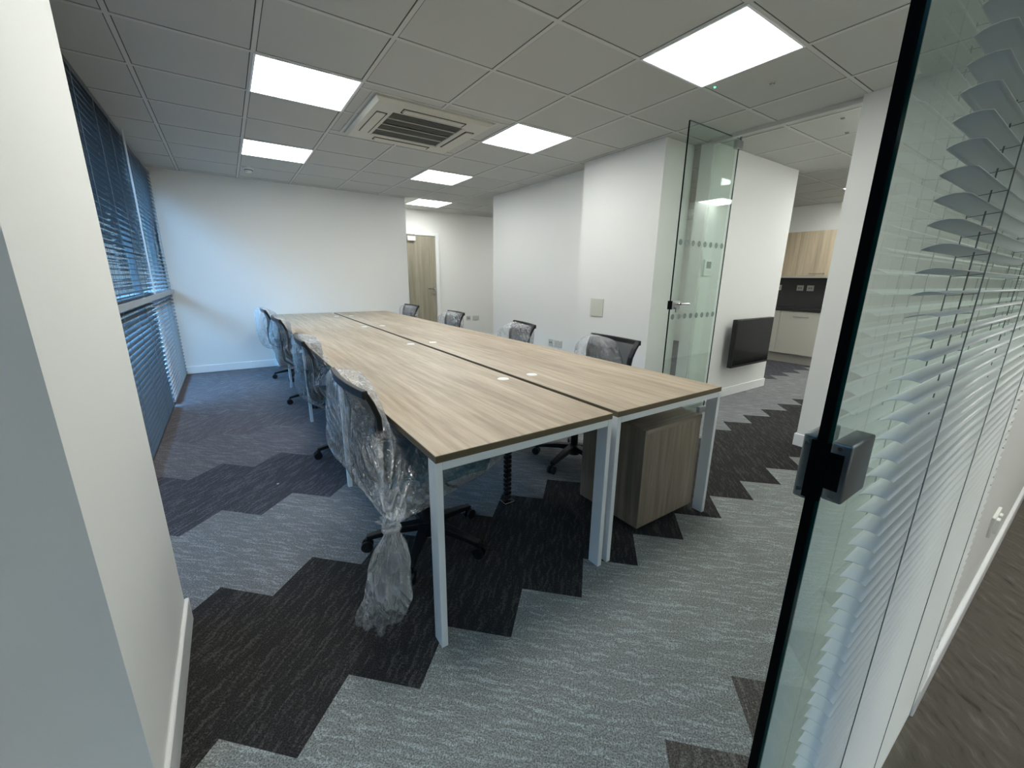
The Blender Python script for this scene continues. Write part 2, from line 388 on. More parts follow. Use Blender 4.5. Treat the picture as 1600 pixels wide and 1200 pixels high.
struct(MB().box(XW-.3, 8.1, -2.8, -2.7, 0, H).build('wall_entrance', 'wall'))
# entrance-side window wall with its opening
g = MB(); g.box(XW-.12, XW, -2.7, -2.0, 0, H); g.box(XW-.12, XW, .90, 1.735, 0, H); g.box(XW-.12, XW, -2.0, .90, 0, .2); g.box(XW-.12, XW, -2.0, .90, 2.4, H)
struct(g.build('wall_entrance_left', 'wall'))
struct(MB().box(XW-.12, XW, 6.755, 8.2, 0, H).build('wall_left', 'wall'))
# kitchen door header and door track over the opening
struct(MB().box(3.70, 3.745, 1.265, 2.365, H-.03, H).build('trim_2', 'tbar'), 'trim', 'thin metal head channel over the glass door opening')

def skirt(name, x0, x1, y0, y1, h=.098):
    struct(MB().box(x0, x1, y0, y1, 0, h, .003, 1).build(name, 'white_gloss'))
skirt('baseboard_far', XW+.03, 2.505, FW-.013, FW)
skirt('baseboard_back', 3.5, 8.0, 7.687, 7.7)
skirt('baseboard_right', 3.527, 3.54, 3.565, 5.76)
skirt('baseboard_column', 3.322, 3.335, 2.537, 3.578)
skirt('baseboard_column_front', 3.335, 3.76, 2.537, 2.55)
skirt('baseboard_screen', 3.76, 5.473, 2.352, 2.365, .10)
skirt('baseboard_near_right', 3.637, 3.65, .21, 1.278, .10)
skirt('baseboard_near_right_end', 3.65, 3.77, 1.265, 1.278, .10)
skirt('baseboard_corridor', 1.555, 8.0, .095, .11, .10)
skirt('baseboard_pier', -.285, -.272, 1.018, 1.748, .10)
skirt('baseboard_pier_far', XW, -.285, 1.735, 1.748, .10)
skirt('baseboard_pier_near', XW, -.285, 1.017, 1.03, .10)

# ------------------------------------------------------------------ windows on the left with blinds
win = semp('window_2', (XW, 4.25, 0)); win['label'] = 'floor to ceiling window with grey frame behind blinds'
def win_parts(par, y0, y1, ox, zs, mull, z0=0, z1=H):
    g = MB(); 
    for y in [y0+.03, *mull, y1-.03]: g.box(ox-.09, ox-.04, y-.03, y+.03, z0, z1)
    for z in zs: g.box(ox-.088, ox-.042, y0, y1, z-.03, z+.03)
    f = g.build('window_frame', 'frame'); f.parent = par; f.matrix_parent_inverse = par.matrix_world.inverted()
    g = MB().box(ox-.072, ox-.066, y0+.01, y1-.01, z0+.02, z1-.02); f2 = g.build('window_glass', 'glass_window'); f2.parent = par
bpy.context.view_layer.update()
g = MB()
for y in (1.765-4.25, 3.45-4.25, 5.12-4.25, 6.72-4.25): g.box(-.10, -.045, y-.03, y+.03, 0, H)
for z in (.03, H-.03): g.box(-.098, -.047, 1.74-4.25, 6.75-4.25, z-.03, z+.03)
g.build('window_frame', 'frame', win)
MB().box(-.094, -.040, 1.74-4.25, 6.75-4.25, 1.045, 1.105, .003).build('transom', 'frame', win)
MB().box(.041, .053, 1.74-4.25, 6.752-4.25, 1.045, 1.092, .003).build('cross_rail', 'rail', win)
MB().box(.036, .048, 5.115-4.25, 5.135-4.25, 1.095, H-.01, .002).build('lit_mullion_strip', 'mullion_lit', win)  # pale strip: the bright line of the lit mullion put into the colour
MB().box(-.076, -.070, 1.75-4.25, 6.74-4.25, .02, H-.02).build('window_glass', 'glass_window', win)
win2 = semp('window_3', (XW, -.55, 0)); win2['label'] = 'entrance side window'
g = MB()
for y in (-1.43, 0, 1.43): g.box(-.09, -.04, y-.02, y+.02, .2, 2.4)
for z in (.22, 2.38): g.box(-.088, -.042, -1.45, 1.45, z-.02, z+.02)
g.build('window_frame', 'frame', win2)
MB().box(-.068, -.062, -1.44, 1.44, .21, 2.39).build('window_glass', 'glass_dimmed', win2)

def slat_mesh(x0, x1, n, pitch, width, z0, tilt, crown, yc=0., segs=5, cords=()):
    g = MB(); bmv = g.b
    for i in range(n):
        z = z0 + i*pitch; top, bot = [], []
        jit = tilt + random.uniform(-.015, .015)
        for k in range(segs+1):
            u = (k/segs-.5)*width; h = crown*(1-(2*k/segs-1)**2)
            yy = yc + u*math.cos(jit) - h*math.sin(jit); zz = z + u*math.sin(jit) + h*math.cos(jit)
            top.append((yy, zz)); bot.append((yy, zz-.0006))
        L = [[bmv.verts.new((x, a, b)) for a, b in top] for x in (x0, x1)]; Bt = [[bmv.verts.new((x, a, b)) for a, b in bot] for x in (x0, x1)]
        for k in range(segs):
            bmv.faces.new((L[0][k], L[1][k], L[1][k+1], L[0][k+1])); bmv.faces.new((Bt[0][k], Bt[0][k+1], Bt[1][k+1], Bt[1][k]))
            bmv.faces.new((L[0][k], L[0][k+1], Bt[0][k+1], Bt[0][k])); bmv.faces.new((L[1][k], Bt[1][k], Bt[1][k+1], L[1][k+1]))
        bmv.faces.new((L[0][0], Bt[0][0], Bt[1][0], L[1][0])); bmv.faces.new((L[0][-1], L[1][-1], Bt[1][-1], Bt[0][-1]))
    return g
def blind(name, label, x0, x1, loc, rz, n, pitch, width, z0, tilt, crown, ladders, mat, head=True, group=None, cordr=.0007):
    t = thing(name, label, 'blind', loc, rz, group)
    slat_mesh(x0, x1, n, pitch, width, z0, tilt, crown).build('slats', mat, t, smooth='all')
    zt = z0+n*pitch
    MB().box(x0, x1, -.02, .02, zt, zt+.035, .002).build('head_rail', mat, t)
    MB().box(x0, x1, -width*.45, width*.45, z0-.025, z0-.010, .003).build('bottom_rail', mat, t)
    for lx in ladders:
        g = MB(); a = width/2+.0008
        for yy in (-a, a): g.tube([(lx, yy, z0-.02), (lx, yy, zt)], cordr, 5)
        for i in range(n):
            z = z0+i*pitch-.002
            g.tube([(lx, -a, z-width/2*math.sin(tilt)), (lx, a, z+width/2*math.sin(tilt))], cordr*.6, 3)
        g.build('ladder_cord', 'cord', t)
        MB().tube([(lx+.004, 0, z0-.02), (lx+.004, 0, zt)], cordr*1.1, 5).build('lift_cord', 'cord', t)
    return t
n1 = int((H-.06-.05)/.042)
blind('venetian_blind', 'long dark grey venetian blind on the left window nearer the camera', 1.76, 5.08, (XW+.012, 0, 0), PI/2, n1, .042, .05, .05, math.radians(3), .0035, [2.2, 2.9, 3.6, 4.1, 4.55, 4.95], 'blind_near', group=None, cordr=.0014)
blind('venetian_blind', 'silver venetian blind on the left window next to the far wall', 5.17, 6.74, (XW+.012, 0, 0), PI/2, n1, .042, .05, .05, math.radians(22), .004, [5.35, 5.95, 6.55], 'blind_dark', cordr=.0014)

# ------------------------------------------------------------------ foreground glass screen and blind
GX0 = .469; GY0, GY1 = .131, .143
scr = semp('window_1', (0, 0, 0)); scr['label'] = 'frameless clear glass screen beside the camera with black edge seal and lock keep'; scr['category'] = 'glass screen'
MB().box(GX0+.001, 1.655, GY0, GY1, .003, H-.004).build('glass_pane', 'glass', scr)
MB().box(GX0-.0008, GX0+.0006, GY0+.0004, GY0+.0036, .003, H-.004).build('glass_edge', 'glass_edge', scr)
MB().box(GX0-.003, GX0+.0005, GY0+.0036, GY1+.0002, .003, H-.004).build('edge_seal', 'seal', scr)
kp = MB()
kz0, kz1 = CZ-.218, CZ-.148
kp.box(GX0-.004, GX0+.058, GY0-.0175, GY0, kz0+.008, kz1-.001, .0022, 3)
k1 = kp.build('lock_keep', 'steel_dark', scr, smooth=True); k1['label'] = 'satin steel lock keep box clamped on the glass edge'
kp = MB(); kp.box(GX0-.002, GX0+.058, GY1, GY1+.0125, kz0, kz1, .0022, 3)
k2 = kp.build('lock_keep', 'steel_dark', scr, smooth=True)
MB().box(GX0-.0046, GX0-.0035, GY0-.0125, GY0-.001, kz0+.020, kz1-.012).build('keep_slot', 'seal', k1)
for zz in (kz1-.006, kz0+.014):
    g = MB(); g.cyl((GX0-.0048, GY0-.008, zz), (GX0-.0038, GY0-.008, zz), .0022, n=16); g.build('screw', 'steel', k1)
for zz in (kz1-.010, kz0+.010):
    g = MB(); g.cyl((GX0-.0032, GY1+.008, zz), (GX0-.0018, GY1+.008, zz), .0022, n=16); g.build('screw', 'steel', k2)
MB().box(GX0-.0042, GX0-.0015, GY0, GY1+.004, kz0+.004, kz1-.004).build('keep_lip', 'seal', k2)

fb = blind('venetian_blind', 'white venetian blind in the foreground hanging against the glass screen', .551, 1.628, (0, .1085, 0), 0, 108, .0215, .0245, .0875, math.radians(-8), .0028, [.70, 1.08, 1.46], 'blind', cordr=.0007)
# bead chain with tensioner at the far end of the blind
g = MB()
ch = []
for z in [CZ-1.03+.0+.012*i for i in range(170)]:
    if z > 2.42: break
    ch.append(z)
for zz in ch:
    for yy in (.1005-.1085, .1035-.1085):
        bmesh.ops.create_icosphere(g.b, subdivisions=1, radius=.0016, matrix=Matrix.Translation((1.642, yy+ .000, zz)))
g.build('bead_chain', 'cord', fb)
MB().box(1.636, 1.648, -.012, .001, CZ-1.075, CZ-1.03, .002).build('chain_tensioner', 'plastic_white', fb)

# socket plate on the corridor wall
t = thing('power_socket', 'white double socket low on the corridor wall beyond the foreground blind', 'socket', (2.35, .11, .385))
MB().box(-.073, .073, -.010, 0, -.043, .043, .003).build('face_plate', 'plastic_white', t)
for sx_ in (-.045, .012): MB().box(sx_, sx_+.032, -.020, -.008, -.030, .030, .004).build('socket_cover', 'plastic_white', t)

# ------------------------------------------------------------------ open glass door and sidelight
PX, PY = 3.83, 2.17
d1 = semp('door_1', (PX, PY, 0)); d1['label'] = 'open frameless glass door with frosted dots and steel lever handle'; d1['category'] = 'glass door'
MB().box(-.735, -.005, -.005, .005, .01, H-.02).build('glass_pane', 'glass_far', d1)
MB().box(-.7375, -.7345, -.0055, .0055, .01, H-.02).build('glass_edge', 'seal', d1)
MB().box(-.735, -.005, -.0052, .0052, H-.0205, H-.018).build('glass_edge', 'glass_edge', d1)
MB().box(-.0055, -.004, -.0052, .0052, .01, H-.1).build('glass_edge', 'glass_edge', d1)
g = MB(); g.box(-.055, .03, -.018, .018, H-.10, H-.035, .003); g.build('patch_fitting', 'steel', d1)
MB().cyl((.012, 0, H-.036), (.012, 0, H-.001), .010).build('pivot', 'steel_dark', d1)
MB().box(-.10, .02, -.018, .018, .0, .06, .003).build('patch_fitting', 'steel', d1)
zh = 1.075
g = MB(); g.box(-.739, -.62, -.020, .020, zh-.035, zh+.035, .004); lk = g.build('lock_case', 'steel', d1, smooth=True)
MB().box(-.7405, -.733, -.021, .021, zh-.036, zh+.036, .001).build('latch_plate', 'seal', lk)
g = MB()
g.cyl((-.655, -.045, zh+.010), (-.655, -.018, zh+.010), .010, n=16)
g.tube([(-.655, -.045, zh+.010), (-.60, -.047, zh+.010), (-.535, -.046, zh+.008)], .009, 12); g.build('lever_handle', 'chrome', d1, smooth=True)
g = MB(); g.cyl((-.69, -.028, zh-.02), (-.69, -.018, zh-.02), .012, n=16); g.box(-.694, -.686, -.036, -.026, zh-.06, zh-.018, .001); g.build('thumb_turn', 'steel', d1)
for zz in (1.585, .975):
    for i in range(8):
        x = -.690 + i*.088
        MB().cyl((x, -.0056, zz), (x, -.0052, zz), .024, n=24).build('frosted_dot', 'dot', d1)
sl = semp('window_4', (3.80, 2.27, 0)); sl['label'] = 'narrow fixed glass sidelight between the open door and the white wall'
MB().box(-.005, .005, -.085, .093, .005, H-.03).build('glass_pane', 'glass_far', sl)

# ------------------------------------------------------------------ rear timber door
d2 = semp('door_2', (2.95, 7.7, 0)); d2['label'] = 'grey oak flush door in white frame at the back of the room'; d2['category'] = 'door'
MB().box(-.44, .455, -.030, -.001, .005, 2.03, .002).build('door_leaf', 'door', d2)
g = MB(); g.box(.46, .53, -.045, -.001, 0, 2.10, .003); g.box(-.445, .46, -.045, -.001, 2.035, 2.10, .003); g.build('door_frame', 'white_gloss', d2)
MB().box(-.10, .05, -.085, -.031, 1.925, 2.01, .006).build('door_closer', 'plastic_white', d2)
MB().flatbar([(-.02, -.06, 2.02), (.02, -.13, 2.03), (-.16, -.05, 2.05)], .018, .005).build('closer_arm', 'steel', d2)
g = MB(); g.cyl((.40, -.031, 1.06), (.40, -.04, 1.06), .026, n=20); g.tube([(.40, -.04, 1.06), (.40, -.075, 1.06), (.37, -.08, 1.06), (.27, -.08, 1.06)], .010, 10); g.build('door_handle', 'chrome', d2, smooth=True)
MB().cyl((.40, -.031, .98), (.40, -.045, .98), .025, n=20).build('lock_cylinder', 'steel', d2)

# ------------------------------------------------------------------ ceiling panels
def panel(i, j, label):
    x, y = .2906+.6*i+.3, 1.2303+.6*j+.3
    t = thing('ceiling_light', label, 'ceiling light', (x, y, H), 0, 'square LED panels in the ceiling')
    g = MB(); a, b_ = .298, .286
    for s in (-1, 1):
        g.box(-a, a, s*b_, s*a, -.008, .0); g.box(s*b_, s*a, -b_, b_, -.008, .0)
    g.build('light_frame', 'white_metal', t)
    MB().box(-b_, b_, -b_, b_, -.006, -.002).build('diffuser', 'led', t)
    return t
panel(0, 3, 'bright square ceiling panel at upper left, the larger of the left pair')
panel(0, 6, 'bright square ceiling panel at left nearest the smoke detector')
panel(3, 3, 'bright square ceiling panel just right of the air conditioning cassette')
panel(3, 6, 'bright square ceiling panel behind the air conditioning cassette, right row')
panel(3, 0, 'largest brightest ceiling panel at top right')
panel(4, 9, 'small bright ceiling panel above the grey oak door')
panel(0, 0, 'bright ceiling panel over the near end of the room')
for k in ((0, -6), (3, -6), (3, -3), (6, -3), (10, -2), (6, -1), (9, 0), (8, 5), (11, 1), (8, 8)):  # unseen panels, several added to brighten the entrance and the kitchen
    panel(k[0], k[1], 'ceiling panel ' + {(0, -6): 'added unseen behind the camera at the far left to brighten the entrance', (3, -6): 'added unseen behind the camera on the right to brighten the entrance', (3, -3): 'just behind the foreground blind on the corridor side',
        (6, -3): 'further along the corridor to the right', (10, -2): 'over the corridor wall end of the kitchen', (6, -1): 'added out of view beyond the near white column to brighten the kitchen', (9, 0): 'added out of view in the kitchen to brighten the television wall',
        (8, 5): 'hidden behind the wall with the television', (11, 1): 'directly over the kitchen worktop', (8, 8): 'at the hidden back of the kitchen'}[k])

# ------------------------------------------------------------------ air conditioning cassette
ac = thing('air_conditioner', 'square cream ceiling cassette air conditioner with dark central grille', 'air conditioner', (1.478, 3.625, H))
g = MB()
hs = .47
def frus(g, a, b, z0, z1):   # square frustum ring shell
    A = [g.b.verts.new((sx*a, sy*a, z0)) for sx, sy in ((-1, -1), (1, -1), (1, 1), (-1, 1))]; B = [g.b.verts.new((sx*b, sy*b, z1)) for sx, sy in ((-1, -1), (1, -1), (1, 1), (-1, 1))]
    for k in range(4): g.b.faces.new((A[k], A[(k+1) % 4], B[(k+1) % 4], B[k]))
frus(g, hs, hs, 0, -.014); frus(g, hs, .445, -.014, -.032); frus(g, .445, .302, -.032, -.036); frus(g, .302, .290, -.036, -.028); frus(g, .290, .290, -.028, -.010)
g.build('fascia', 'ac', ac)
MB().box(-.29, .29, -.29, .29, -.020, -.012).build('intake_grille', 'grille', ac)
g = MB()
for k in range(19):
    y = -.28+k*.031; g.box(-.288, .288, y-.003, y+.003, -.027, -.018)
g.build('grille_fins', 'grille', ac)
g = MB()
for k in range(1, 4): y = -.29+k*.145; g.box(-.29, .29, y-.004, y+.004, -.030, -.02)
g.build('grille_bars', 'ac', ac)
for k in range(4):
    M = Matrix.Rotation(k*PI/2, 4, 'Z')
    g = MB(); g.box(-.24, .24, .335, .400, -.042, -.034, .003); bmesh.ops.transform(g.b, matrix=M, verts=g.b.verts[:]); lv = g.build('louvre', 'ac', ac)
    g = MB(); g.box(-.25, .25, .326, .334, -.039, -.033); g.box(-.25, .25, .401, .404, -.037, -.033); g.box(-.254, -.248, .326, .404, -.037, -.033); g.box(.248, .254, .326, .404, -.037, -.033)
    bmesh.ops.transform(g.b, matrix=M, verts=g.b.verts[:]); g.build('louvre_gap', 'groove', lv)

# ceiling infill frame round the cassette
g = MB()
for s in (-1, 1):
    g.box(-.6, .6, s*.485, s*.50, -.004, 0); g.box(s*.485, s*.50, -.485, .485, -.004, 0)
g.build('infill_trim', 'tbar', ac)

# ------------------------------------------------------------------ small ceiling devices
sd = thing('smoke_detector', 'small white round smoke detector on the ceiling near the far wall', 'smoke detector', (.385, 6.07, H))
g = MB(); g.cyl((0, 0, 0), (0, 0, -.018), .055, .052, 28); g.build('detector_base', 'plastic_white', sd, smooth=True)
g = MB(); g.cyl((0, 0, -.018), (0, 0, -.050), .044, .030, 28); g.build('detector_head', 'plastic_white', sd, smooth=True)
g = MB(); g.cyl((0, 0, -.024), (0, 0, -.030), .0435, n=28); g.build('vent_ring', 'groove', sd)
def sensor(x, y, label, mat='steel_dark'):
    t = thing('ceiling_sensor', label, 'sensor', (x, y, H), 0, 'small round ceiling sensors')
    MB().cyl((0, 0, 0), (0, 0, -.004), .022, n=24).build('rim', 'plastic_cream', t); MB().cyl((0, 0, -.004), (0, 0, -.010), .016, .012, 20).build('lens', mat, t)
sensor(3.0, 1.541, 'small round grey sensor in the ceiling right of the largest light panel')
sensor(4.02, 1.50, 'small grey ceiling sensor beyond the glass door, nearer the head channel')
sensor(4.42, 1.60, 'small grey ceiling sensor beyond the glass door, further into the kitchen')
il = thing('indicator_light', 'tiny green indicator light beside the largest ceiling panel', 'indicator light', (2.755, 1.775, H))
MB().cyl((0, 0, 0), (0, 0, -.003), .010, n=16).build('bezel', 'plastic_white', il); MB().sph((0, 0, -.004), .0055, 6).build('lamp', 'green_led', il)

# ------------------------------------------------------------------ wall fittings
def wallplate(name, label, cat, loc, rz, w, h, kind, group=None):
    t = thing(name, label, cat, loc, rz, group)   # local: +Y out of wall is -Y
    MB().box(-w/2, w/2, -.009, 0, -h/2, h/2, .002).build('face_plate', 'socket' if kind != 'blank' else 'plastic_cream', t)
    if kind == 'socket':
        for x in (-w*.25, w*.25):
            for dx, dz, a, c in ((0, .018, .004, .008), (-.011, -.006, .007, .004), (.011, -.006, .007, .004)):
                MB().box(x+dx-a/2, x+dx+a/2, -.0096, -.0085, dz-c/2, dz+c/2).build('socket_slot', 'groove', t)
            MB().box(x-.007, x+.007, -.012, -.009, .026, .038, .001).build('rocker_switch', 'plastic_white', t)
    if kind == 'data':
        for x in (-.016, .016): MB().box(x-.010, x+.010, -.0105, -.0085, -.012, .012).build('data_port', 'grille', t)
    if kind == 'blank':
        MB().box(-w/2+.012, w/2-.012, -.0100, -.0085, -h/2+.012, h/2-.012, .001).build('cover', 'plastic_cream', t)
    return t
R270 = -PI/2
wallplate('data_outlet', 'small white data outlet on the right wall, beside the double socket', 'outlet', (3.54, 4.26, .445), R270, .090, .088, 'data')
wallplate('power_socket', 'white double socket on the right wall above the desk edge', 'socket', (3.54, 4.11, .445), R270, .148, .088, 'socket')
wallplate('data_outlet', 'small white data outlet on the back wall right of the oak door', 'outlet', (4.12, 7.7, .455), 0, .10, .09, 'data')
wallplate('power_socket', 'white double socket on the back wall right of the oak door', 'socket', (4.30, 7.7, .455), 0, .15, .09, 'socket')
wallplate('blank_plate', 'cream square access plate on the white column', 'wall plate', (3.335, 3.25, .98), R270, .19, .19, 'blank')

th = thing('thermostat', 'small white wall thermostat with grey screen behind the glass door', 'thermostat', (3.885, 2.365, 1.40))
MB().box(-.065, .065, -.022, 0, -.075, .075, .004).build('housing', 'plastic_white', th)
MB().box(-.038, .038, -.0235, -.0215, -.005, .058).build('display', 'grille', th)
g = MB()
for k in range(3): g.box(-.045, .045, -.0235, -.0215, -.035-.011*k, -.031-.011*k)
g.build('buttons', 'plastic_cream', th)

# ------------------------------------------------------------------ television
tv = thing('television', 'black flat television on a bracket low on the white wall', 'television', (4.78, 2.365, .625))
g = MB(); g.box(-.40, .40, -.125, -.075, -.26, .26, .006); g.build('tv_body', 'black', tv)
MB().box(-.385, .385, -.1262, -.1250, -.235, .245).build('screen', 'black_gloss', tv)
MB().box(-.30, .30, -.078, -.045, -.20, .20, .01).build('rear_housing', 'black', tv)
MB().box(-.12, .12, -.05, 0, -.15, .15).build('wall_bracket', 'black', tv)

# ------------------------------------------------------------------ kitchen
def ycab(name, label, loc, y0, y1, x0, x1, z0, z1, mat, hz, group):
    t = thing(name, label, 'cabinet', (x0, y0, z0), 0, group)
    W = y1-y0; D = x1-x0; Hh = z1-z0
    MB().box(.02, D, .001, W-.001, 0, Hh).build('carcass', 'kitchen_white', t)
    d = MB().box(0, .019, .002, W-.002, .003, Hh-.003, .001).build('cabinet_door', mat, t)
    g = MB(); c = W/2; zz = hz
    g.tube([(-.002, c-.10, zz), (-.028, c-.10, zz), (-.028, c+.10, zz), (-.002, c+.10, zz)], .005, 8); g.build('bar_handle', 'steel', d, smooth=True)
    return t
for k, (a, b_) in enumerate(((1.91, 2.51), (2.51, 3.11), (3.11, 3.71), (3.71, 4.31))):
    pl = ['out of view at the near end', 'directly above the pair of sockets', 'partly hidden behind the white wall edge', 'furthest along'][k]
    ycab('wall_cabinet', 'pale oak kitchen wall cabinet, ' + pl, None, a, b_, 7.65, 7.97, 1.37, 2.05, 'kdoor', .04, 'oak wall cabinets')
    ycab('base_cabinet', 'off white kitchen base cabinet, ' + pl, None, a, b_, 7.38, 7.97, .15, .83, 'kitchen_white', .60, 'kitchen base cabinets')
tag(MB().box(7.64, 7.99, 1.91, 4.31, 1.345, 1.368).build('light_pelmet', 'kitchen_white'), 'white strip under the oak wall cabinets', 'pelmet')
tag(MB().box(7.36, 7.985, 1.9, 4.32, .832, .868, .003).build('worktop', 'worktop'), 'dark kitchen worktop over the white base cabinets', 'worktop')
tag(MB().box(7.986, 7.999, 1.9, 4.32, .869, 1.344).build('splashback', 'splash'), 'dark grey splashback between worktop and wall cabinets', 'splashback')
tag(MB().box(7.43, 7.45, 1.9, 4.32, .001, .149).build('plinth', 'plinth'), 'grey plinth under the kitchen base cabinets', 'plinth')
for k, y in enumerate((3.47, 3.13, 2.98)):
    lb = ['white socket on the splashback nearest the white wall edge', 'white socket on the splashback, left of the close pair', 'white socket on the splashback, right of the close pair'][k]
    wallplate('power_socket', lb, 'socket', (7.986, y, 1.18), R270, .10, .09, 'data')

# ------------------------------------------------------------------ desks
ZT = CZ-.54            # desk top height .74
DX = [(.467, 1.265), (1.298, 2.095)]; DY0 = 1.103; DL = 1.41
names = ['nearest the camera', 'second from the camera', 'third from the camera', 'against the far wall']
def hoop(par, x0, x1, y0, y1):   # white steel goal-post end frame in local coordinates
    for xa in (x0, x1-.024): MB().box(xa, xa+.024, y0, y1, 0, ZT-.026, .0015, 1).build('leg', 'white_metal', par)
    MB().box(x0+.024, x1-.024, y0, y1, ZT-.026-.028, ZT-.026, .0015, 1).build('crossbar', 'white_metal', par)
for r in (0, 1):
    x0, x1 = DX[r]; W = x1-x0
    for k in range(4):
        side = ['left', 'right'][r]
        t = thing('bench_desk', 'oak topped white framed bench desk of the %s row, %s' % (side, names[k]), 'desk', (x0, DY0+k*DL, 0), 0, 'bench desks in two rows of four')
        L = DL-.0015
        MB().box(0, W, 0, L, ZT-.003, ZT, .0008, 1).build('tabletop', 'desk', t)
        MB().box(.0002, W-.0002, .0002, L-.0002, ZT-.0255, ZT-.003).build('edge_band', 'edge', t)
        gx = W-.067 if r == 0 else .097
        g = MB(); g.cyl((gx, L*.5+.035, ZT-.001), (gx, L*.5+.035, ZT+.0025), .033, .031, 32); g.build('cable_port', 'plastic_white', t)
        if k == 0: hoop(t, 0, W, 0, .06)
        hoop(t, (.0 if r == 0 else 0), W, L-.06 if k == 3 else L-.031, L if k == 3 else L+.0005)
        if k < 3: pass
        g = MB()
        for xa in (.10, W-.14): g.box(xa, xa+.04, (.06 if k == 0 else .032), L-(.06 if k == 3 else .031), ZT-.062, ZT-.026)
        g.build('under_beam', 'white_metal', t)

# cable spine under the first left desk
cs = thing('cable_spine', 'dark segmented cable riser standing under the nearest left desk', 'cable riser', (1.205, 1.80, 0))
MB().box(-.035, .035, -.03, .03, 0, .012, .003).build('foot', 'chrome', cs)
g = MB()
for k in range(22):
    z = .02+k*.0285; g.box(-.022, .022, -.012, .012, z, z+.021, .003, 1)
g.tube([(0, 0, .01), (0, 0, .655)], .006, 8)
g.build('segments', 'black', cs)
MB().box(-.035, .035, -.03, .03, .655, ZT-.0265, .003).build('top_mount', 'black', cs)

# pedestal under the right desk
pd = thing('pedestal_drawers', 'wooden mobile drawer pedestal under the nearest right desk', 'pedestal', (1.585, 1.168, 0))
pw, pdp = .475, .42; pz0, pz1 = .035, .572
g = MB(); g.box(0, .012, 0, pdp, pz0, pz1); g.box(.012, pw-.022, 0, .018, pz0, pz1-.020); g.box(.012, pw-.022, pdp-.018, pdp, pz0, pz1-.020); g.box(.012, pw-.022, .018, pdp-.018, pz0, pz0+.018)
g.build('carcass', 'ped', pd)
MB().box(.0125, pw, -.001, pdp+.001, pz1-.020, pz1+.002, .001, 1).build('top_board', 'pedtop', pd)
for a, c in ((pz0, .20), (.203, .375), (.378, pz1-.022)):
    d = MB().box(pw-.020, pw, .002, pdp-.002, a, c, .001).build('drawer_front', 'ped', pd)
for cx, cy in ((.06, .06), (pw-.06, .06), (.06, pdp-.06), (pw-.06, pdp-.06)):
    g = MB(); g.cyl((cx-.009, cy, .016), (cx+.009, cy, .016), .016, n=16); g.box(cx-.006, cx+.006, cy-.006, cy+.006, .02, pz0); g.build('caster', 'black', pd, smooth=True)

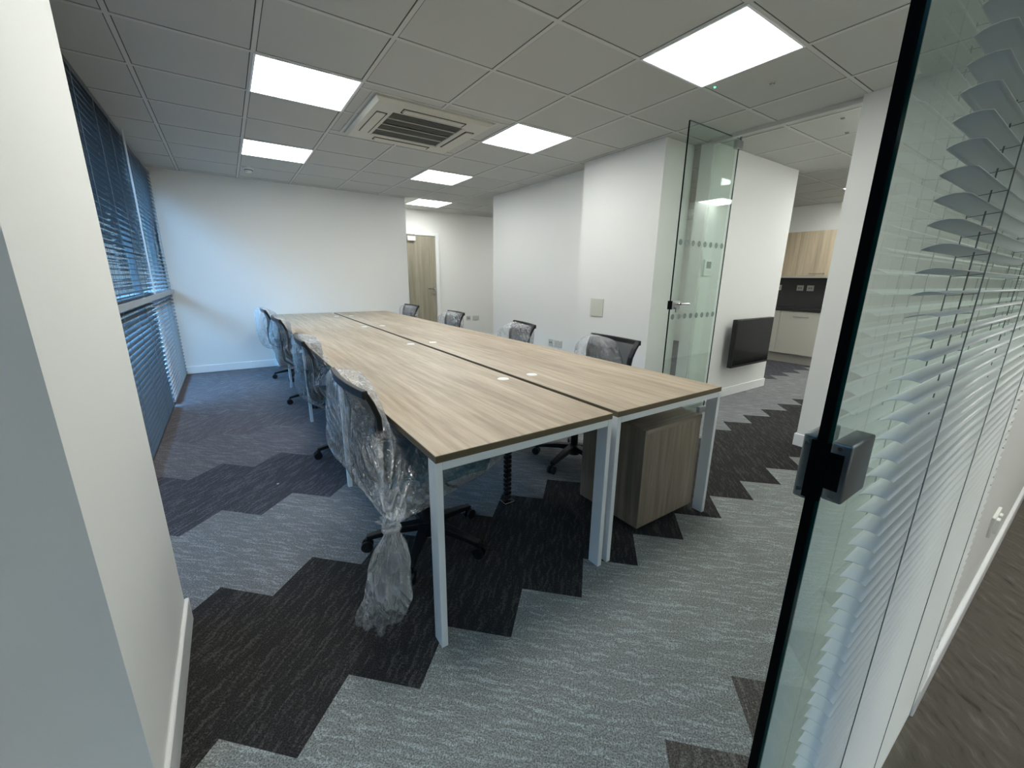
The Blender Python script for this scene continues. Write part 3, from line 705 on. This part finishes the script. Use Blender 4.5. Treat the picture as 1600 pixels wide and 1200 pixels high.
# ------------------------------------------------------------------ chairs (face +X locally)
def lerp(a, b, t): return a+(b-a)*t
BPROF = [(-.235, .50), (-.262, .56), (-.268, .63), (-.262, .70), (-.268, .77), (-.290, .83), (-.315, .875)]
def bprof(t):
    f = t*(len(BPROF)-1); i = min(int(f), len(BPROF)-2); u = f-i
    return lerp(BPROF[i][0], BPROF[i+1][0], u), lerp(BPROF[i][1], BPROF[i+1][1], u)
def make_chair():
    t = thing('office_chair', 'x', 'chair', (0, 0, 0))
    # base
    g = MB(); g.cyl((0, 0, .055), (0, 0, .125), .042, .032, 24); g.build('base_hub', 'black', t, smooth=True)
    for k in range(5):
        a = 2*PI*k/5; c, s = math.cos(a), math.sin(a)
        pts = [(c*.03, s*.03, .105), (c*.12, s*.12, .100), (c*.21, s*.21, .085), (c*.285, s*.285, .070)]
        lg = MB().flatbar(pts, [.05, .045, .038, .030], [.040, .034, .026, .022]).build('leg', 'black', t, bevel=.004)
        g = MB(); cx, cy = c*.285, s*.285
        px, py = -s, c
        for q in (-1, 1): g.cyl((cx+px*q*.008, cy+py*q*.008, .0275), (cx+px*q*.022, cy+py*q*.022, .0275), .0272, n=20)
        g.cyl((cx, cy, .028), (cx, cy, .066), .008, n=10); g.build('caster', 'black', lg, smooth=True)
    g = MB(); g.cyl((0, 0, .12), (0, 0, .26), .026, n=20); g.cyl((0, 0, .26), (0, 0, .41), .014, n=16); g.build('gas_column', 'black', t, smooth=True)
    g = MB(); g.box(-.13, .12, -.10, .10, .385, .425, .01); g.tube([(0.02, -.08, .40), (.02, -.20, .395), (.05, -.235, .392)], .006, 8); g.build('tilt_mechanism', 'black', t)
    # seat
    g = MB(); b = g.b; NX, NY = 14, 14; rows = []
    def sq(u, v):
        x = lerp(-.225, .25, u); hw = .245*(1-.10*abs(u-.5)*2)
        y = (v*2-1)*hw
        e_ = max(abs(u*2-1), abs(v*2-1))
        return x, y, e_
    top = [[None]*(NY+1) for _ in range(NX+1)]; bot = [[None]*(NY+1) for _ in range(NX+1)]
    for i in range(NX+1):
        for j in range(NY+1):
            u, v = i/NX, j/NY; x, y, e_ = sq(u, v); rr = (abs(u*2-1)**5+abs(v*2-1)**5)**.2
            k = .93 if rr > 1.08 else 1.0; x = .012+(x-.012)*k; y *= k
            dip = .018*(1-min(rr, 1)**4)
            front = -.025*max(0, u-.75)*4
            top[i][j] = b.verts.new((x, y, .478+dip+front+ .004*math.cos(v*PI*2))); bot[i][j] = b.verts.new((x*.96, y*.96, .432+front*.5))
    for i in range(NX):
        for j in range(NY):
            b.faces.new((top[i][j], top[i+1][j], top[i+1][j+1], top[i][j+1])); b.faces.new((bot[i][j], bot[i][j+1], bot[i+1][j+1], bot[i+1][j]))
    for i in range(NX):
        b.faces.new((top[i][0], bot[i][0], bot[i+1][0], top[i+1][0])); b.faces.new((top[i][NY], top[i+1][NY], bot[i+1][NY], bot[i][NY]))
    for j in range(NY):
        b.faces.new((top[0][j], top[0][j+1], bot[0][j+1], bot[0][j])); b.faces.new((top[NX][j], bot[NX][j], bot[NX][j+1], top[NX][j+1]))
    g.build('seat', 'teal', t, smooth='all', bevel=0)
    MB().box(-.20, .22, -.20, .20, .418, .434, .006).build('seat_pan', 'black', t)
    # back frame: two stiles, top and bottom rails
    g = MB(); fr = []
    for side in (-1, 1):
        pts = []
        for i in range(13):
            tt = i/12; x, z = bprof(tt); hw = lerp(.185, .225, tt)
            pts.append((x, side*hw, z))
        g.flatbar(pts, .034, .020, nrm=Vector((1, 0, 0)))
    for tt, hh in ((0.0, .030), (1.0, .032)):
        x, z = bprof(tt); hw = lerp(.185, .225, tt); pts = []
        for i in range(11):
            v = i/10*2-1; pts.append((x - .02*(1-v*v), v*(hw+.0165), z-(.006 if tt > .5 else 0)))
        g.flatbar(pts, .021, hh)
    g.build('back_frame', 'black', t, bevel=.004)
    g = MB(); b = g.b; grid = []
    for i in range(17):
        tt = i/16; x, z = bprof(tt); hw = lerp(.18, .22, tt)
        grid.append([b.verts.new((x-.02*(1-(j/8-1)**2), (j/8-1)*hw, z)) for j in range(17)])
    for i in range(16):
        for j in range(16): b.faces.new((grid[i][j], grid[i][j+1], grid[i+1][j+1], grid[i+1][j]))
    g.build('back_mesh', 'mesh', t, smooth='all')
    g = MB(); g.flatbar([(-.10, 0, .405), (-.22, 0, .41), (-.285, 0, .46), (-.296, 0, .56), (-.292, 0, .66)], [.08, .08, .07, .06, .05], .016, nrm=Vector((1, 0, .2)))
    g.build('back_support', 'black', t, bevel=.003)
    return t

def hull_planes(pts):
    b = bmesh.new(); vs = [b.verts.new(p) for p in pts]
    r = bmesh.ops.convex_hull(b, input=vs, use_existing_faces=False)
    b.normal_update(); c = Vector((0, 0, 0))
    for p in pts: c += Vector(p)
    c /= len(pts); out = []
    for f in b.faces:
        n = f.normal.copy(); d = n.dot(f.verts[0].co)
        if n.dot(c) > d: n = -n; d = -d
        out.append((n, d))
    b.free(); return out
def make_bag(name, pts, center, sub=5, knot=None, seed=0, fold=.018, mat='bag', parent=None, clear=None):
    pl = hull_planes(pts); c = Vector(center); g = MB()
    bmesh.ops.create_icosphere(g.b, subdivisions=sub, radius=1.0)
    kv = (Vector(knot)-c) if knot else None
    if kv:
        kd = kv.normalized(); e1 = kd.orthogonal().normalized(); e2 = kd.cross(e1)
    so = Vector((seed*3.1, seed*1.7, seed*5.3)); lay = []
    for v in g.b.verts:
        d = v.co.normalized(); acc = 0.0; P = 14.0
        for n, o in pl:
            nd = n.dot(d); k = (o - n.dot(c))
            if nd > 1e-4 and k > 1e-4: acc += (nd/k)**P
        r = acc**(-1/P)
        p = c + d*r
        la = 0.0
        f = noise.noise(p*5+so)*.5 + noise.noise(p*12+so)*.28 + abs(noise.noise(p*8-so))*.5
        if kv:
            q = p-(c+kv); dist = q.length; qd = q.normalized() if dist > 1e-5 else kd
            ang = math.atan2(qd.dot(e2), qd.dot(e1))
            rad = math.sin(ang*13+4*noise.noise(qd*2.2+so)) + .6*math.sin(ang*29+5*noise.noise(qd*3+so))
            amp = fold*.75*min(1, dist/.12)*math.exp(-dist/.45)
            f = f*min(1, dist/.3)
            p -= d*(amp*(rad*.5+.8)); fine = abs(math.sin(ang*11+7*noise.noise(qd*2.5+so)+1.5*noise.noise(p*4)))**7 + .6*abs(math.sin(ang*23+9*noise.noise(qd*3-so)))**9
            la = min(1.0, fine*(.95*math.exp(-dist/.55))*(.4+.9*max(0, noise.noise(p*6+so)+.35)) + .5*math.exp(-dist/.09))
        p -= d*fold*(f+.25)
        if clear is not None:      # the film hangs outside the desk edge or stays below the top
            ox, sgn = clear; wx = (p.x+ox); over = (wx-.452)*sgn if sgn > 0 else (2.110-wx)
            oz = p.z-.640
            if over > 0 and oz > 0:
                if over < oz*1.5: p.x -= sgn*(over+.002)
                else: p.z = .640-.01*noise.noise(p*9)
        lay.append(la)
        v.co = p
    o = g.build(name, mat, parent, smooth='all')
    at = o.data.attributes.new('layers', 'FLOAT', 'POINT'); at.data.foreach_set('value', lay); return o

ch0 = make_chair()
chairs = []
spec = [  # x, y, rot, label
    (.665, 1.70, .03, 'teal and black office chair in plastic nearest the camera, its bag knotted'),
    (.670, 3.03, -.04, 'bagged office chair second from the camera on the left side'),
    (.665, 4.58, .05, 'bagged office chair third from the camera on the left side'),
    (.640, 5.85, .02, 'bagged office chair furthest along the left side, next to the far wall'),
    (1.93, 2.02, PI-.06, 'bagged office chair nearest on the right side, its black back corner bare'),
    (1.93, 3.16, PI-.20, 'bagged office chair second along the right side in front of the sockets'),
    (1.93, 4.53, PI-.05, 'bagged office chair third along the right side, right of the oak door'),
    (1.91, 5.90, PI+.06, 'bagged office chair furthest along the right side in front of the oak door')]
for i, (x, y, rz, lb) in enumerate(spec):
    c = ch0 if i == 0 else copy_tree(ch0)
    c.location = (x, y, 0); c.rotation_euler = (0, 0, rz); c['label'] = lb; c['group'] = 'office chairs around the bench desks'
    for part in c.children:
        pass
    chairs.append(c)
# base stars turned as in the photo: rotate the leg parts about the column
for i, c in enumerate(chairs):
    a = [math.radians(v) for v in (160-2, 182, 176, 170, 20, 50, 10, 35)][i]
    for ch in c.children:
        if ch.name.split('.')[0] == 'leg': ch.rotation_euler = (0, 0, a)

def W(c, p):
    a = c.rotation_euler.z; return Vector((c.location.x+p[0]*math.cos(a)-p[1]*math.sin(a), c.location.y+p[0]*math.sin(a)+p[1]*math.cos(a), p[2]))
bl = ['knotted clear plastic bag over the nearest left office chair', 'clear plastic bag over the second left office chair', 'clear plastic bag over the third left office chair', 'clear plastic bag hanging loose off the furthest left office chair',
      'clear plastic bag half covering the nearest right office chair', 'clear plastic bag over the second right office chair', 'clear plastic bag over the third right office chair', 'clear plastic bag over the furthest right office chair']
seatp = [(-.27, -.26, .46), (-.27, .26, .46), (.30, -.26, .44), (.30, .26, .44), (.28, -.24, .53), (.28, .24, .53), (-.15, -.22, .36), (-.15, .22, .36), (.2, .2, .36), (.2, -.2, .36)]
for i, c in enumerate(chairs):
    off = Vector((c.location.x, c.location.y, 0))
    top = [(-.345, -.245, .895), (-.345, .245, .895), (-.26, -.24, .90), (-.26, .24, .90), (-.33, -.22, .6), (-.33, .22, .6)]
    P = [W(c, p)-off for p in seatp]
    kn = None; cen = W(c, (-.13, 0, .58))-off; sub = 5; fold = .016
    if i == 0:
        P = [W(c, p)-off for p in seatp]
        cen = W(c, (-.12, 0, .58))-off
        P += [W(c, p)-off for p in [(-.365, .27, .920), (-.25, .26, .915), (-.36, .05, .905), (-.27, .04, .90), (-.30, -.10, .84), (-.31, -.235, .70), (-.42, .20, .55), (-.41, .05, .50), (.34, -.30, .50)]]
        kn = Vector((.335, 1.165, .505))-off; P.append(kn+(kn-cen).normalized()*.075); sub = 7; fold = .022; cen = W(c, (-.12, 0, .58))-off
    elif i == 4:
        P += [W(c, p)-off for p in [(-.345, -.30, .90), (-.345, .02, .89), (-.25, -.27, .905), (-.25, .0, .89), (-.31, .20, .66)]]
    elif i in (1, 2, 3):
        P += [W(c, p)-off for p in top]
        if i == 1: P += [W(c, p)-off for p in [(-.36, .26, .92), (-.16, -.25, .88), (-.40, 0, .45), (-.12, .1, .9)]]
        if i == 2: P += [W(c, p)-off for p in [(-.40, .25, .70), (-.38, -.2, .42)]]
        if i == 3: P += [W(c, p)-off for p in [(-.40, .26, .93), (-.44, .1, .65), (-.40, -.1, .42)]]
    else:
        P += [W(c, p)-off for p in top]; fold = .010
    b_ = make_bag('plastic_cover', P, cen, sub, kn, i+1, fold, 'bag_knotted' if i == 0 else 'bag', c, clear=(off.x, 1 if i < 4 else -1)); b_.rotation_euler = (0, 0, -c.rotation_euler.z); b_['label'] = bl[i]; t = b_
    if i == 0:
        g = MB(); b2 = g.b; rings = []; N = 72
        path = [(0, 0, .03, .040, .7), (0, 0, .012, .024, .35), (0, 0, -.012, .021, .15), (0, 0, -.03, .026, .3), (-.004, .004, -.07, .044, .6), (-.010, .01, -.14, .060, .7), (-.018, .02, -.22, .066, .8), (-.028, .03, -.29, .076, .95), (-.034, .035, -.335, .074, 1.0), (-.038, .04, -.37, .066, 1.1)]
        F = []
        for a, c_ in zip(path, path[1:]):
            for s_ in range(5): F.append([lerp(a[q], c_[q], s_/5) for q in range(5)])
        F.append(list(path[-1]))
        for (x, y, z, r, am) in F:
            ring = []
            for k in range(N):
                a = 2*PI*k/N
                fo = math.sin(a*9+3*noise.noise(Vector((math.cos(a), math.sin(a), z*3))))*.20 + noise.noise(Vector((math.cos(a)*3, math.sin(a)*3, z*9)))*.35
                rr = r*(1+am*fo); zz = z + (.03*noise.noise(Vector((math.cos(a)*2, math.sin(a)*2, 7)))*min(1, abs(z)*3) if z < -.3 else 0)
                ring.append(b2.verts.new((kn.x+x+rr*1.05*math.cos(a), kn.y+y+rr*.8*math.sin(a), kn.z+zz)))
            rings.append(ring)
        for A, B in zip(rings, rings[1:]):
            for k in range(N): b2.faces.new((A[k], A[(k+1) % N], B[(k+1) % N], B[k]))
        g.build('gathered_tail', 'tail', t, smooth='all')
        g = MB()
        g.tube([(kn.x+.023*math.cos(a), kn.y+.020*math.sin(a), kn.z-.004+.003*math.sin(3*a)) for a in [2*PI*k/24 for k in range(24)]], .009, 8, closed=True)
        g.build('knot', 'tail', t, smooth='all')

# two scraps of white litter on the carpet
tag(MB().box(.098, .110, 2.765, 2.771, .0005, .003).build('paper_scrap', 'plastic_white'), 'tiny white scrap on the dark carpet band', 'scrap')
